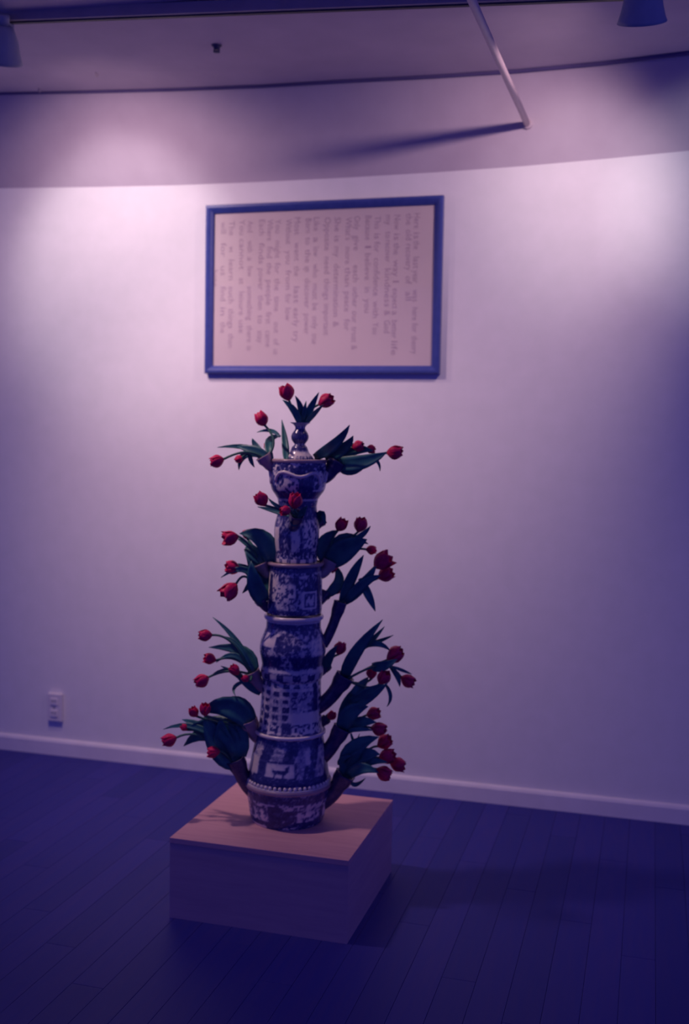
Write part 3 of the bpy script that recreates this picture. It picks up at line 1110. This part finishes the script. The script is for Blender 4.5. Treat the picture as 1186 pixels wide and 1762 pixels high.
def tulip(spout, fx, fy, size, ang, op, dy, via, leaves, label):
    m0, dv, rm = SP[spout]
    jit = Vector((random.uniform(-1, 1), random.uniform(-1, 1), 0)) * rm * 0.35
    m0 = m0 + jit
    yd = axis_pt(fx, fy).y + dy
    fc = at(fx, fy, yd)
    s = size * (fc - CAM).dot(_f) / F * 1.08          # flower height in metres
    # direction of the flower: in the picture plane by ang, a little towards or away from the viewer
    dirv = (_r * math.cos(math.radians(ang)) + _u * math.sin(math.radians(ang)) - _f * (0.25 if dy <= 0 else -0.25)).normalized()
    fb_ = fc - dirv * (s * 0.5)
    root = empty('tulip', m0)
    tag(root, label, 'tulip', 'red tulips in the vase spouts')
    start = m0 - dv * 0.008
    if via is None:
        ctrl = start.lerp(fb_, 0.5) + dv * (0.15 * (fb_ - start).length)
        c1, c2 = start + dv * (0.4 * (fb_ - start).length), fb_ - dirv * (0.35 * (fb_ - start).length)
    else:
        mid = at(via[0], via[1], (m0.y + yd) / 2)
        c1 = mid * 1.333 - start * 0.333 * 0.5 - fb_ * 0.333 * 0.5 - (dirv * 0.0)
        c1, c2 = start.lerp(c1, 0.75), fb_.lerp(c1, 0.75)
    pts = []
    for i in range(12):
        t_ = i / 11
        pts.append(start * (1 - t_) ** 3 + c1 * (3 * t_ * (1 - t_) ** 2) + c2 * (3 * t_ * t_ * (1 - t_)) + fb_ * t_ ** 3)
    pts.append(fb_ + dirv * s * 0.06)
    rr = 0.0033
    v, f = tube_geo([p_ - m0 for p_ in pts], [rr] * 12 + [rr * 1.2], 8)
    link('stem', mesh('stem', v, f, True, M['stem']), None, root)
    q = dirv.to_track_quat('Z', 'Y').to_matrix().to_4x4()
    spin = random.uniform(0, 2 * PI)
    for k in range(6):
        o = link('petal', PETAL[op], None, root)
        inner = 0.90 if k % 2 else 1.0
        o.matrix_local = Matrix.Translation(fb_ - m0) @ q @ Matrix.Rotation(spin + k * PI / 3, 4, 'Z') @ Matrix.Diagonal((s * inner * 0.95, s * inner * 1.02, s * random.uniform(0.93, 1.04), 1))
    for (p0, p1, p2, w) in leaves:
        l0 = dy * 0.5 + random.uniform(-0.012, 0.012)
        l1 = dy + random.uniform(-0.03, 0.03)
        ya = axis_pt(*p0).y
        a = at(p0[0], p0[1], (m0.y if abs(p0[0] - 505) < 130 else ya + l0) + random.uniform(-0.006, 0.006))
        c = at(p2[0], p2[1], ya + l1)
        b_ = at(p1[0], p1[1], (a.y + c.y) / 2 + random.uniform(-0.012, 0.012))
        v, f = leaf_geo(a, b_, c, w * PXM * 1.12, m0, random.uniform(-0.5, 0.5))
        link('leaf', mesh('leaf', v, f, True, M['leaf']), None, root)
    return root


TULIPS = [
 # spout, x, y, size, direction, opening, dy, via, leaves, label
 ('finial', 493, 675, 27, 108, 'half', 0.00, None, [((515, 730), (506, 706), (486, 688), 11), ((519, 730), (518, 704), (508, 681), 10)], 'topmost red tulip, upright on the left of the finial cup'),
 ('finial', 561, 690, 26, 25, 'half', -0.01, None, [((523, 730), (533, 706), (549, 675), 12), ((525, 730), (540, 713), (557, 696), 8), ((520, 730), (523, 712), (527, 690), 8)], 'red tulip leaning right out of the finial cup below the picture frame'),
 ('urn_left', 450, 721, 24, 118, 'closed', 0.03, (476, 760), [((482, 752), (466, 741), (442, 744), 6), ((492, 792), (491, 765), (485, 722), 11)], 'closed red tulip standing up behind the urn on the left'),
 ('urn_left', 373, 793, 23, 195, 'closed', -0.02, (425, 774), [((458, 788), (425, 770), (374, 770), 9), ((460, 786), (438, 776), (408, 768), 16)], 'red tulip farthest left at the height of the urn rim'),
 ('urn_left', 411, 790, 14, 205, 'closed', 0.02, (432, 778), [((448, 784), (421, 783), (411, 809), 12), ((428, 776), (432, 792), (438, 804), 7)], 'small red tulip half hidden under leaves left of the urn'),
 ('urn_left', 460, 768, 13, 110, 'closed', 0.04, None, [((468, 790), (463, 760), (484, 750), 12), ((452, 780), (441, 768), (434, 754), 10)], 'small red tulip peeping out close beside the urn lid at left'),
 ('urn_right', 617, 768, 20, 10, 'half', -0.03, (590, 778), [((541, 787), (575, 765), (602, 731), 17), ((560, 790), (590, 772), (608, 750), 18)], 'red tulip among dark leaves right of the urn, nearer the lid'),
 ('urn_right', 638, 773, 16, -8, 'half', 0.00, (600, 780), [((575, 794), (602, 774), (642, 776), 22)], 'flat-lying red tulip between two others right of the urn'),
 ('urn_right', 680, 778, 26, 4, 'closed', -0.01, (630, 786), [((575, 796), (620, 796), (666, 778), 24), ((640, 786), (651, 796), (654, 811), 5), ((582, 800), (606, 808), (634, 796), 18)], 'red tulip reaching farthest right at the height of the urn rim'),
 ('shaft_front', 449, 859, 25, 125, 'closed', -0.10, (480, 876), [((506, 888), (478, 880), (443, 872), 9), ((500, 882), (476, 870), (462, 857), 6)], 'red tulip leaning left from the front spout under the urn'),
 ('shaft_front', 508, 862, 25, 85, 'half', -0.12, None, [((515, 892), (520, 882), (529, 870), 10)], 'red tulip upright in front of the urn foot'),
 ('shaft_front', 491, 879, 18, 190, 'half', -0.13, (505, 884), [((505, 905), (510, 893), (522, 885), 14)], 'drooping red tulip lying across the neck under the urn'),
 ('middle_right', 587, 903, 22, 58, 'half', 0.00, (570, 930), [((562, 967), (558, 935), (584, 912), 24), ((543, 908), (553, 884), (560, 904), 12)], 'red tulip right of the shaft, left one of the upper pair'),
 ('middle_right', 620, 903, 24, 75, 'half', -0.01, (600, 930), [((566, 970), (595, 945), (632, 928), 36), ((608, 928), (624, 920), (638, 905), 9)], 'red tulip right of the shaft, right one of the upper pair'),
 ('middle_right', 639, 946, 17, -5, 'half', 0.02, (605, 945), [((570, 967), (590, 930), (634, 936), 22)], 'small red tulip right of the shaft under the upper pair'),
 ('middle_right', 572, 976, 17, 250, 'half', 0.03, (578, 965), [((560, 1024), (583, 1002), (576, 972), 17)], 'half hidden red tulip hanging close beside the right middle spout'),
 ('middle_low_right', 579, 1015, 16, -10, 'closed', 0.03, (568, 1018), [((562, 1022), (572, 1010), (578, 995), 9)], 'dark red tulip bud just left of the tall tube mouth'),
 ('middle_left', 396, 925, 26, 190, 'open', -0.02, (430, 936), [((468, 974), (454, 930), (412, 918), 30), ((450, 972), (440, 948), (404, 924), 12)], 'red tulip at left of the shaft, uppermost on that side'),
 ('middle_left', 424, 920, 15, 105, 'closed', 0.04, (440, 945), [((452, 970), (432, 950), (425, 940), 16)], 'small red tulip tip behind leaves left of the shaft'),
 ('middle_low_left', 400, 977, 25, 165, 'half', -0.02, (432, 985), [((452, 1034), (436, 990), (402, 970), 16), ((452, 1030), (446, 980), (420, 945), 34)], 'red tulip left of the middle section, above another tulip'),
 ('middle_low_left', 395, 1016, 30, 225, 'open', -0.04, (425, 985), [((450, 1030), (426, 982), (380, 994), 11), ((440, 985), (430, 1005), (417, 1021), 9), ((456, 1036), (440, 1008), (432, 965), 26)], 'wide open red tulip drooping left of the middle section'),
 ('tube_right', 659, 966, 32, 35, 'open', -0.02, (620, 1000), [((588, 1036), (606, 992), (626, 955), 17), ((594, 1036), (622, 1008), (648, 974), 18)], 'wide open red tulip above the tall tube spout at right'),
 ('tube_right', 664, 989, 26, 25, 'half', 0.00, (620, 1010), [((596, 1034), (625, 1005), (655, 990), 15), ((620, 995), (634, 1024), (646, 1052), 13)], 'red tulip just below the widest one above the tall tube spout'),
 ('shoulder_right', 586, 1115, 22, 72, 'closed', 0.01, (570, 1132), [((560, 1156), (566, 1132), (582, 1110), 15)], 'red tulip beside the shoulder of the vase under the tall tube spout'),
 ('drum_left', 353, 1093, 22, 180, 'closed', -0.02, (400, 1100), [((438, 1160), (408, 1104), (366, 1062), 9), ((436, 1158), (410, 1110), (380, 1096), 6)], 'red tulip highest of the lower left fan, beside a long upright leaf'),
 ('drum_left', 361, 1134, 20, 165, 'half', 0.00, (405, 1130), [((437, 1160), (420, 1122), (359, 1114), 19), ((432, 1158), (405, 1128), (372, 1140), 9)], 'red tulip in the middle of the lower left fan'),
 ('drum_left', 347, 1171, 24, 205, 'closed', -0.03, (395, 1152), [((442, 1186), (410, 1162), (380, 1146), 9), ((420, 1165), (390, 1153), (362, 1164), 6)], 'red tulip lowest and farthest left of the lower left fan'),
 ('drum_left', 404, 1153, 19, 130, 'half', -0.04, (418, 1165), [((448, 1194), (425, 1178), (402, 1156), 10)], 'dark red tulip low among stems beside the left drum spout'),
 ('drum_left', 422, 1168, 13, 150, 'closed', -0.05, None, [((422, 1172), (404, 1182), (405, 1197), 6)], 'tiny red tulip bud touching the left drum spout'),
 ('drum_right', 680, 1127, 30, 35, 'closed', -0.02, (640, 1146), [((593, 1168), (612, 1124), (659, 1066), 20), ((622, 1116), (640, 1102), (662, 1078), 9), ((636, 1108), (655, 1102), (677, 1093), 6), ((630, 1112), (652, 1108), (672, 1120), 9), ((640, 1146), (660, 1146), (684, 1134), 16)], 'big red tulip at right of the drum section, uppermost'),
 ('drum_right', 702, 1171, 24, -25, 'half', -0.01, (660, 1138), [((670, 1144), (684, 1164), (688, 1182), 8), ((676, 1147), (694, 1154), (709, 1160), 5)], 'red tulip farthest right of all, beside the drum section'),
 ('drum_right', 640, 1158, 19, 85, 'closed', 0.01, (622, 1178), [((606, 1196), (620, 1182), (634, 1165), 15)], 'slim red tulip right of the drum section, left one of a pair'),
 ('drum_right', 660, 1166, 24, 60, 'half', -0.04, (635, 1186), [((600, 1210), (635, 1190), (664, 1178), 14), ((604, 1222), (638, 1200), (668, 1174), 11), ((664, 1178), (672, 1198), (666, 1216), 6)], 'red tulip right of the drum, right one of a pair'),
 ('drum_low_right', 571, 1231, 16, 55, 'half', 0.02, None, [((556, 1246), (560, 1238), (566, 1226), 9)], 'small red tulip tucked against the drum between the right spouts'),
 ('cone_right', 643, 1228, 23, 15, 'half', 0.00, (610, 1240), [((588, 1256), (604, 1226), (634, 1216), 26), ((588, 1252), (596, 1214), (614, 1180), 18), ((590, 1250), (600, 1235), (604, 1190), 20)], 'red tulip right of the cone section, upper one over its dark leaves'),
 ('cone_right', 652, 1254, 25, -5, 'closed', -0.02, (620, 1250), [((592, 1260), (616, 1244), (648, 1243), 20), ((596, 1258), (620, 1255), (642, 1257), 7), ((604, 1262), (611, 1276), (619, 1262), 5)], 'red tulip right of the cone section, lower one above a curled leaf'),
 ('bowl_right', 662, 1277, 26, 35, 'half', 0.00, (630, 1290), [((598, 1334), (608, 1292), (652, 1268), 30)], 'red tulip in the low right bunch, the topmost'),
 ('bowl_right', 667, 1301, 27, 15, 'half', -0.04, (630, 1305), [((598, 1330), (622, 1302), (654, 1298), 26)], 'red tulip in the low right bunch, in the middle of it'),
 ('bowl_right', 685, 1316, 25, -12, 'half', -0.02, (640, 1312), [((602, 1332), (630, 1312), (668, 1312), 14), ((584, 1316), (590, 1306), (606, 1300), 9)], 'red tulip in the low right bunch, farthest right'),
 ('bowl_right', 661, 1330, 26, -25, 'half', -0.05, (625, 1322), [((600, 1336), (622, 1322), (652, 1330), 18), ((604, 1344), (613, 1350), (629, 1339), 7)], 'red tulip in the low right bunch, the lowest'),
 ('cone_left', 334, 1225, 18, 120, 'half', -0.03, (380, 1245), [((432, 1250), (395, 1216), (345, 1226), 34)], 'red tulip at far lower left, left one of two side by side on top'),
 ('cone_left', 353, 1221, 21, 85, 'half', -0.05, (390, 1240), [((432, 1250), (410, 1216), (386, 1210), 34), ((436, 1258), (412, 1250), (386, 1236), 14)], 'red tulip at far lower left, right one of two side by side on top'),
 ('bowl_left', 291, 1273, 24, 195, 'closed', -0.03, (345, 1260), [((400, 1292), (340, 1252), (281, 1255), 10), ((406, 1300), (362, 1262), (316, 1284), 26), ((408, 1304), (378, 1252), (318, 1256), 30)], 'red tulip farthest left of all, over the baseboard'),
 ('bowl_left', 317, 1252, 13, 140, 'closed', 0.00, (360, 1262), [((396, 1276), (352, 1252), (313, 1238), 14), ((412, 1302), (396, 1258), (346, 1240), 40)], 'tiny red tulip tip near the tulip farthest left of all'),
 ('bowl_left', 367, 1294, 21, 185, 'half', -0.05, (388, 1296), [((408, 1316), (376, 1282), (352, 1228), 38), ((410, 1318), (388, 1286), (380, 1234), 36)], 'red tulip low on the left just above the baseboard by the dark spout'),
 ('bowl_left', 412, 1285, 14, 80, 'closed', 0.02, None, [((404, 1316), (398, 1296), (404, 1268), 20)], 'small red tulip tip between the bowl spout and the cone section at left'),
]
for t_ in TULIPS:
    tulip(*t_)
